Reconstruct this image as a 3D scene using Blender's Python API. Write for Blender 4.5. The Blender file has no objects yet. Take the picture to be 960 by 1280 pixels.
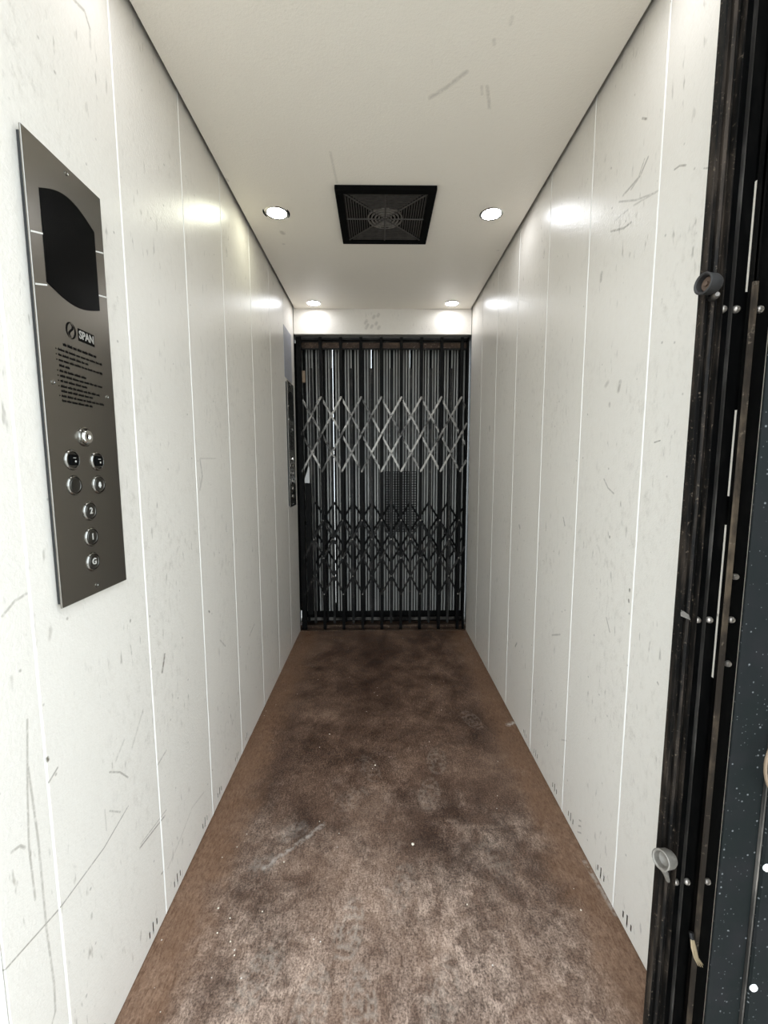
import bpy, bmesh, math, random
from mathutils import Vector, Matrix

# ------------------------------------------------------------------ camera, world, exposure
scene = bpy.context.scene
col = scene.collection
R = random.Random(7)
W, D, H = 1.182, 2.911, 2.20            # cabin width, depth of the far end, ceiling height
Y0 = 0.56                               # near end of the cabin walls

cd = bpy.data.cameras.new('camera')
cam = bpy.data.objects.new('camera', cd)
col.objects.link(cam)
pitch, yaw, roll = -0.109666, 0.0124108, -0.0013732
fw = Vector((math.sin(yaw) * math.cos(pitch), math.cos(yaw) * math.cos(pitch), math.sin(pitch)))
rt = Vector((math.cos(yaw), -math.sin(yaw), 0))
up = rt.cross(fw)
r2 = rt * math.cos(roll) + up * math.sin(roll)
u2 = up * math.cos(roll) - rt * math.sin(roll)
m = Matrix((r2, u2, -fw)).transposed().to_4x4()
m.translation = Vector((0.56126, 0.0, 1.17517))
cam.matrix_world = m
cd.sensor_fit = 'HORIZONTAL'
cd.sensor_width = 36.0
cd.lens = 527.84 * 36.0 / 960.0
cd.clip_start = 0.02
cd.clip_end = 200
scene.camera = cam

world = bpy.data.worlds.new('overcast_sky')
scene.world = world
world.use_nodes = True
bg = world.node_tree.nodes['Background']
bg.inputs['Color'].default_value = (0.83, 0.93, 1.0, 1)
bg.inputs['Strength'].default_value = 1.0

vs = scene.view_settings
vs.view_transform = 'Standard'
vs.look = 'None'
vs.gamma = 1.0
vs.use_curve_mapping = False
vs.exposure = 2.02

LAMP = 13.5                             # brightness of the ceiling downlights

# ------------------------------------------------------------------ node helpers
class NT:
    def __init__(self, mat):
        self.t = mat.node_tree
    def n(self, typ, **kw):
        nd = self.t.nodes.new(typ)
        for k, v in kw.items():
            setattr(nd, k, v)
        return nd
    def set(self, sock, v):
        if isinstance(v, bpy.types.NodeSocket):
            self.t.links.new(v, sock)
        elif v is not None:
            sock.default_value = v
    def math(self, op, a, b=None, c=None, clamp=False):
        nd = self.n('ShaderNodeMath', operation=op, use_clamp=clamp)
        for i, v in enumerate((a, b, c)):
            if v is not None:
                self.set(nd.inputs[i], v)
        return nd.outputs[0]
    def vmath(self, op, a, b=None, scale=None):
        nd = self.n('ShaderNodeVectorMath', operation=op)
        self.set(nd.inputs[0], a)
        if b is not None:
            self.set(nd.inputs[1], b)
        if scale is not None:
            self.set(nd.inputs['Scale'], scale)
        return nd.outputs['Value'] if op in ('DOT_PRODUCT', 'LENGTH', 'DISTANCE') else nd.outputs[0]
    def coord(self):
        return self.n('ShaderNodeTexCoord').outputs['Object']
    def scaled(self, co, s, rot=(0, 0, 0), loc=(0, 0, 0)):
        nd = self.n('ShaderNodeMapping')
        self.set(nd.inputs['Vector'], co)
        nd.inputs['Scale'].default_value = s
        nd.inputs['Rotation'].default_value = rot
        nd.inputs['Location'].default_value = loc
        return nd.outputs[0]
    def noise(self, co, scale, detail=4, rough=0.55, dist=0.0):
        nd = self.n('ShaderNodeTexNoise')
        self.set(nd.inputs['Vector'], co)
        nd.inputs['Scale'].default_value = scale
        nd.inputs['Detail'].default_value = detail
        nd.inputs['Roughness'].default_value = rough
        nd.inputs['Distortion'].default_value = dist
        return nd.outputs[0]
    def voro(self, co, scale, rnd=1.0):
        nd = self.n('ShaderNodeTexVoronoi')
        self.set(nd.inputs['Vector'], co)
        nd.inputs['Scale'].default_value = scale
        nd.inputs['Randomness'].default_value = rnd
        return nd
    def mrange(self, v, a, b, c=0.0, d=1.0, smooth=True):
        nd = self.n('ShaderNodeMapRange')
        nd.interpolation_type = 'SMOOTHSTEP' if smooth else 'LINEAR'
        self.set(nd.inputs['Value'], v)
        for i, x in zip(('From Min', 'From Max', 'To Min', 'To Max'), (a, b, c, d)):
            nd.inputs[i].default_value = x
        return nd.outputs[0]
    def mix(self, fac, a, b):
        nd = self.n('ShaderNodeMix', data_type='RGBA')
        self.set(nd.inputs[0], fac)
        self.set(nd.inputs[6], a if isinstance(a, bpy.types.NodeSocket) else tuple(a) + (1,))
        self.set(nd.inputs[7], b if isinstance(b, bpy.types.NodeSocket) else tuple(b) + (1,))
        return nd.outputs[2]
    def bump(self, h, strength, dist=0.001):
        nd = self.n('ShaderNodeBump')
        nd.inputs['Strength'].default_value = strength
        nd.inputs['Distance'].default_value = dist
        self.set(nd.inputs['Height'], h)
        return nd.outputs[0]

def new_mat(name):
    mt = bpy.data.materials.new(name)
    mt.use_nodes = True
    return mt, NT(mt), mt.node_tree.nodes['Principled BSDF']

# a stroke segment: A to B, width, strength -> mask
def stroke_group():
    g = bpy.data.node_groups.new('stroke', 'ShaderNodeTree')
    I = g.interface
    I.new_socket('P', in_out='INPUT', socket_type='NodeSocketVector')
    I.new_socket('A', in_out='INPUT', socket_type='NodeSocketVector')
    I.new_socket('B', in_out='INPUT', socket_type='NodeSocketVector')
    I.new_socket('Width', in_out='INPUT', socket_type='NodeSocketFloat')
    I.new_socket('Amount', in_out='INPUT', socket_type='NodeSocketFloat')
    I.new_socket('Prev', in_out='INPUT', socket_type='NodeSocketFloat')
    I.new_socket('Mask', in_out='OUTPUT', socket_type='NodeSocketFloat')
    class F: pass
    f = F(); f.node_tree = g
    t = NT(f)
    gi = g.nodes.new('NodeGroupInput'); go = g.nodes.new('NodeGroupOutput')
    pa = t.vmath('SUBTRACT', gi.outputs['P'], gi.outputs['A'])
    ba = t.vmath('SUBTRACT', gi.outputs['B'], gi.outputs['A'])
    h = t.math('DIVIDE', t.vmath('DOT_PRODUCT', pa, ba), t.vmath('DOT_PRODUCT', ba, ba), clamp=True)
    d = t.vmath('LENGTH', t.vmath('SUBTRACT', pa, t.vmath('SCALE', ba, scale=h)))
    k = t.math('SUBTRACT', 1.0, t.math('DIVIDE', d, gi.outputs['Width']), clamp=True)
    k = t.math('POWER', k, 0.6)
    k = t.math('MULTIPLY', k, gi.outputs['Amount'])
    k = t.math('MAXIMUM', k, gi.outputs['Prev'])
    g.links.new(k, go.inputs['Mask'])
    return g
STROKE = stroke_group()

def strokes(t, co, marks, axes):
    prev = None
    for pts, w, amt in marks:
        for a, b in zip(pts[:-1], pts[1:]):
            nd = t.n('ShaderNodeGroup')
            nd.node_tree = STROKE
            va, vb = [0, 0, 0], [0, 0, 0]
            for k, ax in enumerate(axes):
                va[ax], vb[ax] = a[k], b[k]
            t.set(nd.inputs['P'], co)
            nd.inputs['A'].default_value = va
            nd.inputs['B'].default_value = vb
            nd.inputs['Width'].default_value = w
            nd.inputs['Amount'].default_value = amt
            t.set(nd.inputs['Prev'], prev if prev is not None else 0.0)
            prev = nd.outputs[0]
    return prev

LEFT_MARKS = [
([(0.557, 0.426), (0.668, 0.404), (0.787, 0.402), (0.872, 0.42)], 0.0022, 0.55 ),
([(0.633, 0.696), (0.638, 0.564), (0.637, 0.402), (0.641, 0.288), (0.638, 0.238), (0.629, 0.226)], 0.003, 0.35 ),
([(0.64, 0.773), (0.628, 0.665), (0.62, 0.568), (0.622, 0.473)], 0.0028, 0.35 ),
([(0.591, 0.59), (0.605, 0.586), (0.613, 0.575)], 0.003, 0.4 ),
([(0.904, 0.286), (1.017, 0.266)], 0.003, 0.6 ),
([(0.908, 0.292), (1.026, 0.275)], 0.002, 0.4 ),
([(0.821, 0.542), (0.853, 0.517), (0.879, 0.484)], 0.0025, 0.45 ),
([(0.812, 0.462), (0.844, 0.431)], 0.0025, 0.35 ),
([(0.798, 0.477), (0.798, 0.431)], 0.0025, 0.2 ),
([(0.669, 0.641), (0.69, 0.652)], 0.0025, 0.5 ),
([(1.065, 0.684), (1.048, 0.645)], 0.005, 0.7 ),
([(0.901, 0.539), (0.95, 0.596)], 0.004, 0.2 ),
([(0.844, 0.552), (0.875, 0.576)], 0.004, 0.2 ),
([(0.995, 0.422), (1.044, 0.43)], 0.003, 0.4 ),
([(1.016, 0.115), (1.086, 0.13), (1.166, 0.157), (1.251, 0.138)], 0.004, 0.18 ),
([(0.886, 2.031), (0.917, 2.042), (0.929, 2.024)], 0.004, 0.4 ),
([(0.929, 2.024), (0.927, 1.987)], 0.004, 0.2 ),
([(1.344, 1.193), (1.356, 1.143), (1.333, 1.101)], 0.005, 0.35 ),
([(1.344, 1.198), (1.476, 1.2)], 0.003, 0.2 ),
([(0.616, 0.953), (0.638, 0.968), (0.661, 0.973)], 0.003, 0.35 ),
([(1.767, 0.442), (1.841, 0.467)], 0.004, 0.4 ),
([(1.438, 0.564), (1.488, 0.519)], 0.004, 0.3 ),
([(0.671, 0.684), (0.672, 0.68)], 0.004, 0.8 ),
([(0.997, 0.129), (0.985, 0.132)], 0.003, 0.7 ),
([(0.928, 0.829), (0.927, 0.826)], 0.003, 0.6 ),
([(1.355, 0.699), (1.361, 0.694)], 0.004, 0.7 ),
]
RIGHT_MARKS = [
([(1.046, 1.878), (1.073, 1.856), (1.142, 1.854)], 0.004, 0.45 ),
([(1.059, 1.883), (1.082, 1.853), (1.108, 1.847)], 0.003, 0.4 ),
([(1.01, 1.781), (1.084, 1.809), (1.16, 1.849)], 0.003, 0.35 ),
([(1.002, 1.78), (1.093, 1.802)], 0.003, 0.3 ),
([(1.099, 1.767), (1.13, 1.77), (1.192, 1.794)], 0.0035, 0.5 ),
([(1.117, 1.806), (1.17, 1.811)], 0.003, 0.3 ),
([(0.915, 1.776), (0.933, 1.787), (0.949, 1.79)], 0.0025, 0.5 ),
([(0.863, 1.737), (0.852, 1.73)], 0.002, 0.4 ),
([(1.078, 1.984), (1.061, 1.97)], 0.003, 0.6 ),
([(1.231, 1.704), (1.233, 1.688)], 0.008, 0.4 ),
([(1.107, 1.387), (1.113, 1.367)], 0.008, 0.4 ),
([(1.177, 1.391), (1.166, 1.398)], 0.008, 0.25 ),
([(1.152, 1.339), (1.151, 1.334)], 0.006, 0.35 ),
([(1.159, 1.137), (1.136, 1.114), (1.107, 1.101)], 0.003, 0.4 ),
([(0.954, 1.226), (0.935, 1.229)], 0.002, 0.6 ),
([(1.011, 0.869), (1.011, 0.865)], 0.004, 0.8 ),
([(1.012, 0.842), (1.011, 0.838)], 0.004, 0.7 ),
([(1.114, 0.984), (1.114, 0.982)], 0.004, 0.7 ),
([(1.403, 1.0), (1.388, 0.975)], 0.004, 0.5 ),
([(0.887, 0.693), (0.884, 0.691)], 0.003, 0.7 ),
([(1.193, 0.078), (1.183, 0.084)], 0.003, 0.5 ),
([(1.196, 0.056), (1.182, 0.067)], 0.003, 0.5 ),
([(1.199, 0.032), (1.179, 0.047)], 0.003, 0.5 ),
([(1.451, 0.569), (1.387, 0.598)], 0.004, 0.4 ),
([(1.338, 0.245), (1.303, 0.266)], 0.003, 0.3 ),
([(1.821, 0.378), (1.841, 0.354)], 0.006, 0.6 ),
([(2.391, 1.392), (2.389, 1.369)], 0.01, 0.5 ),
([(1.842, 0.91), (1.831, 0.901)], 0.008, 0.5 ),
([(1.107, 0.761), (1.087, 0.729)], 0.003, 0.4 ),
]
CEIL_MARKS = [
([(0.709, 1.302), (0.753, 1.266), (0.794, 1.223)], 0.008, 0.45 ),
([(0.859, 1.265), (0.875, 1.308), (0.884, 1.335)], 0.006, 0.45 ),
([(0.844, 1.265), (0.852, 1.29)], 0.005, 0.3 ),
([(0.405, 1.512), (0.409, 1.607), (0.412, 1.662)], 0.006, 0.3 ),
([(0.871, 1.087), (0.872, 1.102)], 0.006, 0.25 ),
([(0.843, 1.139), (0.847, 1.149)], 0.006, 0.3 ),
([(0.136, 1.993), (0.14, 2.006)], 0.012, 0.7 ),
([(0.12, 2.095), (0.124, 2.095)], 0.008, 0.4 ),
([(1.135, 2.144), (1.138, 2.144)], 0.008, 0.4 ),
([(0.016, 1.648), (0.019, 1.657)], 0.006, 0.5 ),
]

# ------------------------------------------------------------------ materials
def wall_material(name, marks, axes, flat_axis, dirt=1.0, c0=(0.82, 0.780, 0.715), c1=(0.76, 0.710, 0.640)):
    mt, t, b = new_mat(name)
    co = t.coord()
    sc = [1, 1, 1]; sc[flat_axis] = 0.0
    flat = t.vmath('MULTIPLY', co, tuple(sc))
    c = t.mix(t.noise(flat, 55, 5, 0.7), c0, c1)
    # rubbed-in grime: soft vertical smudges, broken into patches
    st = t.noise(t.scaled(flat, (44, 44, 26)), 1.0, 6, 0.72, 0.2)
    patch = t.noise(t.scaled(flat, (2.5, 2.5, 1.6), loc=(3, 1, 0)), 1.0, 3)
    gr = t.math('MULTIPLY', t.mrange(st, 0.48, 0.80), t.mrange(patch, 0.40, 0.70))
    c = t.mix(t.math('MULTIPLY', gr, 0.55 * dirt), c, (0.33, 0.29, 0.235))
    # short dark scuffs, few
    st2 = t.noise(t.scaled(flat, (75, 75, 22), rot=(0.35, 0, 0)), 1.0, 2, 0.5)
    pt2 = t.noise(t.scaled(flat, (5, 5, 5), loc=(9, 4, 2)), 1.0, 2)
    g2 = t.math('MULTIPLY', t.mrange(st2, 0.61, 0.76), t.mrange(pt2, 0.44, 0.66))
    c = t.mix(t.math('MULTIPLY', g2, 0.55 * dirt), c, (0.20, 0.17, 0.13))
    # small specks
    vo = t.voro(flat, 24)
    rnd = t.n('ShaderNodeSeparateColor')
    t.set(rnd.inputs[0], vo.outputs['Color'])
    sp = t.math('MULTIPLY', t.mrange(vo.outputs['Distance'], 0.03, 0.10, 1, 0), t.math('GREATER_THAN', rnd.outputs[0], 0.88))
    c = t.mix(t.math('MULTIPLY', sp, 0.5 * dirt), c, (0.18, 0.15, 0.12))
    if marks:
        mk = strokes(t, flat, marks, axes)
        brk = t.mrange(t.noise(flat, 90, 3, 0.7), 0.30, 0.55, 0.35, 1.0)
        c = t.mix(t.math('MULTIPLY', t.math('MULTIPLY', mk, 0.6 + 0.8 * dirt, clamp=True), brk), c, (0.16, 0.135, 0.10))
    t.set(b.inputs['Base Color'], c)
    b.inputs['Roughness'].default_value = 0.28
    b.inputs['Specular IOR Level'].default_value = 0.5
    peel = t.noise(flat, 130, 3, 0.7)
    dent = t.noise(flat, 9, 2, 0.5)
    hh = t.math('ADD', t.math('MULTIPLY', peel, 1.25), t.math('MULTIPLY', dent, 1.0))
    t.set(b.inputs['Normal'], t.bump(hh, 0.6, 0.0012))
    return mt

def floor_material():
    mt, t, b = new_mat('worn_brown_floor')
    co = t.coord()
    sep = t.n('ShaderNodeSeparateXYZ'); t.set(sep.inputs[0], co)
    x, y = sep.outputs[0], sep.outputs[1]
    big = t.noise(co, 3.0, 6, 0.62, 0.3)
    mid = t.noise(co, 11.0, 6, 0.65, 0.4)
    streak = t.noise(t.scaled(co, (170, 55, 1), rot=(0, 0, 0.10)), 1.0, 6, 0.75, 0.8)
    fine = t.noise(co, 210, 3, 0.7)
    v = t.math('ADD', t.math('MULTIPLY', big, 0.62), t.math('MULTIPLY', mid, 0.38))
    v = t.math('ADD', v, t.math('MULTIPLY', t.math('SUBTRACT', streak, 0.5), 0.42))
    v = t.math('ADD', v, t.math('MULTIPLY', t.math('SUBTRACT', fine, 0.5), 0.55))
    ramp = t.n('ShaderNodeValToRGB')
    t.set(ramp.inputs[0], v)
    e = ramp.color_ramp.elements
    e[0].position = 0.24; e[0].color = (0.016, 0.008, 0.0055, 1)
    e[1].position = 0.82; e[1].color = (0.36, 0.26, 0.20, 1)
    for p, cc in ((0.40, (0.048, 0.025, 0.016, 1)), (0.50, (0.098, 0.056, 0.038, 1)), (0.62, (0.185, 0.115, 0.080, 1))):
        k = e.new(p); k.color = cc
    c = ramp.outputs[0]
    # less trodden, cleaner brown margin along both walls
    edge = t.math('MINIMUM', x, t.math('SUBTRACT', W, x))
    edge = t.math('ADD', edge, t.math('MULTIPLY', t.math('SUBTRACT', mid, 0.5), 0.22))
    em = t.mrange(edge, 0.05, 0.17, 1, 0)
    margin = t.mix(t.mrange(streak, 0.3, 0.7), (0.14, 0.070, 0.036), (0.27, 0.155, 0.095))
    base_c = c
    # patchy pale tone, stronger towards the doorway
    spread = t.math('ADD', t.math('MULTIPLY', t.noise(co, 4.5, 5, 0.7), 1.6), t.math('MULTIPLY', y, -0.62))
    pale_tone = t.math('MULTIPLY', t.mrange(spread, -0.20, 0.55), t.math('MULTIPLY', t.mrange(t.math('ADD', t.math('MULTIPLY', streak, 0.5), t.math('MULTIPLY', fine, 0.5)), 0.36, 0.64, 0.12, 1.0), t.mrange(t.noise(co, 19, 6, 0.72, 0.8), 0.34, 0.66, 0.15, 1.0)))
    c = t.mix(t.math('MULTIPLY', pale_tone, 0.82), c, (0.74, 0.56, 0.45))
    c = t.mix(t.math('MULTIPLY', em, 0.72), c, margin)
    # shoe prints: sole and heel outlines with tread
    prints = [(0.79, 1.57, 0.1, .5), (0.74, 1.40, 0.25, .45), (0.482, 0.955, 0.15, .95), (0.52, 1.53, -0.4, .35),
              (0.41, 0.80, 0.2, .7), (0.517, 0.80, -0.1, .8), (0.62, 1.06, 0.35, .5), (0.99, 1.84, -0.3, .4),
              (0.46, 1.38, 0.8, .35), (0.91, 1.14, -0.2, .35), (0.28, 0.86, 0.5, .7), (0.70, 0.82, 0.3, .5)]
    acc = None
    for px, py, an, am in prints:
        q = t.scaled(t.vmath('SUBTRACT', co, (px, py, 0)), (1, 1, 0), rot=(0, 0, an))
        ell = t.vmath('LENGTH', t.vmath('MULTIPLY', q, (1 / 0.042, 1 / 0.085, 0)))
        s2 = t.n('ShaderNodeSeparateXYZ'); t.set(s2.inputs[0], q)
        ringy = t.math('SINE', t.math('MULTIPLY', ell, 17.0))
        tread = t.math('SINE', t.math('MULTIPLY', s2.outputs[1], 260.0))
        pat = t.math('MAXIMUM', ringy, t.math('MULTIPLY', tread, 0.8))
        mk = t.math('MULTIPLY', t.mrange(ell, 0.75, 1.10, 1, 0), t.mrange(pat, -0.6, 0.9))
        mk = t.math('MULTIPLY', mk, am)
        acc = mk if acc is None else t.math('MAXIMUM', acc, mk)
    acc = t.math('MULTIPLY', acc, t.mrange(t.noise(co, 45, 3, 0.6), 0.38, 0.6))
    c = t.mix(t.math('MULTIPLY', acc, 0.38), c, (0.46, 0.40, 0.34))
    # dried smear
    sm = strokes(t, co, [([(0.221, 1.123), (0.259, 1.161), (0.305, 1.201), (0.378, 1.274)], .010, .55),
                         ([(0.199, 1.130), (0.235, 1.140)], .034, .22), ([(0.262, 1.235), (0.30, 1.26)], .034, .2),
                         ([(1.150, 1.80), (1.178, 1.812)], .016, .9), ([(1.172, 1.13), (1.182, 0.98)], .008, .6)], (0, 1))
    c = t.mix(t.math('MULTIPLY', sm, t.mrange(t.noise(co, 60, 3), 0.35, 0.6)), c, (0.55, 0.50, 0.45))
    # crumbs of white paint and grit
    vo = t.voro(co, 58)
    rc = t.n('ShaderNodeSeparateColor'); t.set(rc.inputs[0], vo.outputs['Color'])
    near = t.math('MULTIPLY', t.mrange(t.noise(co, 2.4, 2), 0.42, 0.62), t.mrange(x, 0.55, 0.1))
    thr = t.math('SUBTRACT', 0.965, t.math('MULTIPLY', near, 0.16))
    sp = t.math('MULTIPLY', t.mrange(vo.outputs['Distance'], 0.08, 0.13, 1, 0), t.math('GREATER_THAN', rc.outputs[0], thr))
    c = t.mix(t.math('MULTIPLY', sp, 0.85), c, (0.75, 0.72, 0.66))
    t.set(b.inputs['Base Color'], c)
    t.set(b.inputs['Roughness'], t.mrange(mid, 0.3, 0.7, 0.38, 0.62))
    b.inputs['Specular IOR Level'].default_value = 0.35
    t.set(b.inputs['Normal'], t.bump(t.math('ADD', streak, t.math('MULTIPLY', acc, 0.7)), 0.45, 0.002))
    return mt

def metal_material(name, base, alt, metallic, rough, scale=30, wear=None, stretch=(1, 1, 0.2), bump=0.25, lo=.45, hi=.7, spec=0.5):
    mt, t, b = new_mat(name)
    co = t.n('ShaderNodeNewGeometry').outputs['Position']
    s = t.scaled(co, stretch)
    n1 = t.noise(s, scale, 5, 0.62)
    c = t.mix(t.mrange(n1, lo, hi), base, alt)
    if wear:
        n2 = t.noise(co, scale * 3.1, 4, 0.7)
        c = t.mix(t.mrange(n2, 0.60, 0.70, 0, 0.8), c, wear)
    t.set(b.inputs['Base Color'], c)
    b.inputs['Metallic'].default_value = metallic
    b.inputs['Specular IOR Level'].default_value = spec
    t.set(b.inputs['Roughness'], t.mrange(n1, 0.3, 0.7, max(rough - .08, .03), rough + .1))
    t.set(b.inputs['Normal'], t.bump(n1, bump, 0.001))
    return mt

def plain(name, c, rough=0.5, metallic=0.0, var=0.12, scale=40):
    mt, t, b = new_mat(name)
    n1 = t.noise(t.coord(), scale, 3)
    t.set(b.inputs['Base Color'], t.mix(n1, tuple(v * (1 - var) for v in c), tuple(min(1, v * (1 + var)) for v in c)))
    b.inputs['Roughness'].default_value = rough
    b.inputs['Metallic'].default_value = metallic
    return mt

def matte(name, c, rough=0.6, spec=0.2):
    mt = plain(name, c, rough)
    mt.node_tree.nodes['Principled BSDF'].inputs['Specular IOR Level'].default_value = spec
    return mt

def emit(name, c, strength):
    mt, t, b = new_mat(name)
    b.inputs['Base Color'].default_value = (0.8, 0.8, 0.8, 1)
    b.inputs['Emission Color'].default_value = tuple(c) + (1,)
    b.inputs['Emission Strength'].default_value = strength
    return mt

M = {}
HEAD = [([(0.52 + R.uniform(-.05, .09), 2.12 + R.uniform(-.05, .04))] * 1, .012, .4) for _ in range(9)]
HEAD = [([p[0], (p[0][0] + .006, p[0][1] + .01)], w, a) for p, w, a in HEAD]
M['head'] = wall_material('smudged_white_header_paint', HEAD, (0, 2), 1, .35)
M['ceil'] = wall_material('cream_ceiling_paint', CEIL_MARKS, (0, 1), 2, .08, (0.91, 0.855, 0.765), (0.89, 0.83, 0.735))
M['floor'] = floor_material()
M['joint'] = plain('white_post_and_seam_glint', (0.93, 0.92, 0.89), 0.25, 0, 0.03)
M['dark_void'] = plain('dark_galvanised_backing', (0.03, 0.03, 0.03), 0.7)
M['concrete'] = metal_material('grey_landing_concrete', (0.52, 0.49, 0.45), (0.64, 0.61, 0.56), 0, 0.8, 6, None, (1, 1, 1))
M['shaft'] = plain('shaft_plaster', (0.42, 0.41, 0.39), 0.85)
M['steel'] = plain('brushed_stainless_steel', (0.30, 0.283, 0.255), 0.27, 1.0, 0.03, 30)
M['chrome'] = plain('polished_chrome', (0.75, 0.74, 0.71), 0.14, 1.0, 0.03)
M['bezel'] = plain('dulled_chrome_bezel', (0.27, 0.26, 0.24), 0.2, 1.0, 0.05)
M['chrome_dull'] = plain('dull_steel_cap', (0.11, 0.105, 0.095), 0.36, 1.0, 0.1)
M['glass_black'] = matte('black_display_glass', (0.002, 0.002, 0.002), 0.25, 0.05)
M['print'] = matte('black_screen_print', (0.006, 0.0055, 0.005), 0.8, 0.03)
M['print_pale'] = plain('pale_steel_lettering', (0.42, 0.40, 0.37), 0.4, 0.3)
M['icon'] = plain('white_icon_paint', (0.72, 0.70, 0.66), 0.5)
M['icon_dim'] = plain('grey_engraved_numeral', (0.50, 0.48, 0.44), 0.5)
M['black_plastic'] = matte('black_plastic', (0.003, 0.003, 0.003), 0.7, 0.05)
M['fan_grey'] = plain('dusty_dark_grille', (0.045, 0.040, 0.036), 0.6, 0, 0.8, 60)
M['fan_ring'] = plain('dusty_grey_grille_ring', (0.15, 0.135, 0.12), 0.6, 0, 0.5, 90)
M['gate_black'] = metal_material('black_gate_steel', (0.003, 0.003, 0.003), (0.009, 0.0085, 0.008), 0.0, 0.5, 45, (0.03, 0.027, 0.024), spec=0.10)
M['gate_strap'] = metal_material('worn_gate_strap_steel', (0.04, 0.037, 0.034), (0.31, 0.29, 0.262), 1.0, 0.38, 5, (0.48, 0.44, 0.39), (1, 1, 1), .25, .40, .62)
M['strap_dark'] = metal_material('dark_gate_strap_steel', (0.008, 0.0078, 0.0075), (0.045, 0.042, 0.039), 0.1, 0.45, 9, (0.09, 0.08, 0.07), (1, 1, 1), spec=0.2)
M['gate_grey'] = metal_material('grey_shutter_steel', (0.36, 0.36, 0.34), (0.46, 0.455, 0.43), 0.1, 0.45, 22, (0.25, 0.24, 0.23))
M['sill'] = metal_material('rusty_sill_steel', (0.055, 0.032, 0.020), (0.14, 0.09, 0.06), 0.4, 0.5, 30, (0.45, 0.36, 0.29), (0.4, 1, 1))
M['brown_latch'] = plain('brown_latch_paint', (0.20, 0.14, 0.09), 0.5)
M['latch_glint'] = plain('white_latch_glint', (0.62, 0.62, 0.62), 0.5)
M['notice'] = plain('lavender_grey_notice_paper', (0.37, 0.37, 0.41), 0.5)
M['stack_worn'] = metal_material('worn_rusty_black_channel', (0.006, 0.0055, 0.005), (0.060, 0.045, 0.034), 0.1, 0.55, 55, (0.15, 0.115, 0.085), (1, 1, 0.12), 0.6, .42, .75, .12)
M['stack_black'] = metal_material('oily_black_gate_bar', (0.002, 0.002, 0.002), (0.006, 0.0055, 0.005), 0.0, 0.6, 50, None, (1, 1, 0.3), 0.3, spec=0.06)
M['stack_edge'] = metal_material('rubbed_steel_edge', (0.10, 0.09, 0.08), (0.30, 0.27, 0.24), 0.7, 0.35, 30)
M['stack_rust'] = metal_material('tan_rusty_strap', (0.055, 0.042, 0.032), (0.26, 0.19, 0.125), 0.2, 0.55, 14, (0.34, 0.27, 0.2), (1, 1, 0.5), 0.5)
M['rivet'] = plain('pale_worn_rivet', (0.46, 0.41, 0.36), 0.35, 0.7, 0.25, 300)
M['rubber'] = plain('grey_brown_rubber', (0.018, 0.016, 0.015), 0.6, 0.0, 0.3, 90)
M['rubber_in'] = plain('brown_cup_lining', (0.085, 0.052, 0.034), 0.6)
M['cast_pale'] = plain('pale_painted_casting', (0.20, 0.18, 0.155), 0.42, 0.3, 0.4, 120)
M['fibre'] = plain('beige_frayed_fibre', (0.55, 0.42, 0.26), 0.8)
M['white_rivet'] = plain('white_painted_rivet', (0.85, 0.85, 0.83), 0.45)
M['pebble'] = plain('cream_paint_crumb', (0.80, 0.74, 0.62), 0.6)
M['lens_cool'] = emit('cool_white_lamp_lens', (0.92, 0.95, 1.0), LAMP)
M['lens_warm'] = emit('greenish_white_lamp_lens', (0.97, 1.0, 0.80), LAMP)

def slate_material():
    mt, t, b = new_mat('speckled_slate_paint')
    co = t.n('ShaderNodeNewGeometry').outputs['Position']
    n1 = t.noise(co, 14, 4)
    c = t.mix(t.mrange(n1, 0.35, 0.7), (0.0045, 0.0065, 0.0062), (0.010, 0.010, 0.0105))
    for sc, th in ((110, 0.74), (210, 0.80)):
        vo = t.voro(co, sc)
        rc = t.n('ShaderNodeSeparateColor'); t.set(rc.inputs[0], vo.outputs['Color'])
        sp = t.math('MULTIPLY', t.mrange(vo.outputs['Distance'], 0.08, 0.22, 1, 0), t.math('GREATER_THAN', rc.outputs[0], th))
        c = t.mix(t.math('MULTIPLY', sp, 0.55), c, (0.20, 0.205, 0.205))
    t.set(b.inputs['Base Color'], c)
    t.set(b.inputs['Roughness'], t.mrange(n1, 0.3, 0.7, 0.6, 0.75))
    b.inputs['Specular IOR Level'].default_value = 0.10
    return mt
M['slate'] = slate_material()

# ------------------------------------------------------------------ mesh helpers
def box(bm, x0, x1, y0, y1, z0, z1):
    v = [bm.verts.new(p) for p in ((x0, y0, z0), (x1, y0, z0), (x1, y1, z0), (x0, y1, z0),
                                   (x0, y0, z1), (x1, y0, z1), (x1, y1, z1), (x0, y1, z1))]
    for f in ((0, 3, 2, 1), (4, 5, 6, 7), (0, 1, 5, 4), (1, 2, 6, 5), (2, 3, 7, 6), (3, 0, 4, 7)):
        bm.faces.new([v[i] for i in f])

def prism(bm, pts, axis, a, b):
    """extrude a 2D outline along axis ('X','Y','Z') from a to b"""
    def P(p, w):
        return {'X': (w, p[0], p[1]), 'Y': (p[0], w, p[1]), 'Z': (p[0], p[1], w)}[axis]
    lo = [bm.verts.new(P(p, a)) for p in pts]
    hi = [bm.verts.new(P(p, b)) for p in pts]
    n = len(pts)
    bm.faces.new(lo); bm.faces.new(list(reversed(hi)))
    for i in range(n):
        j = (i + 1) % n
        bm.faces.new((lo[i], hi[i], hi[j], lo[j]))

def frame_of(d):
    d = d.normalized()
    a = Vector((0, 0, 1)) if abs(d.z) < 0.9 else Vector((1, 0, 0))
    u = d.cross(a).normalized()
    return u, d.cross(u).normalized()

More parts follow.
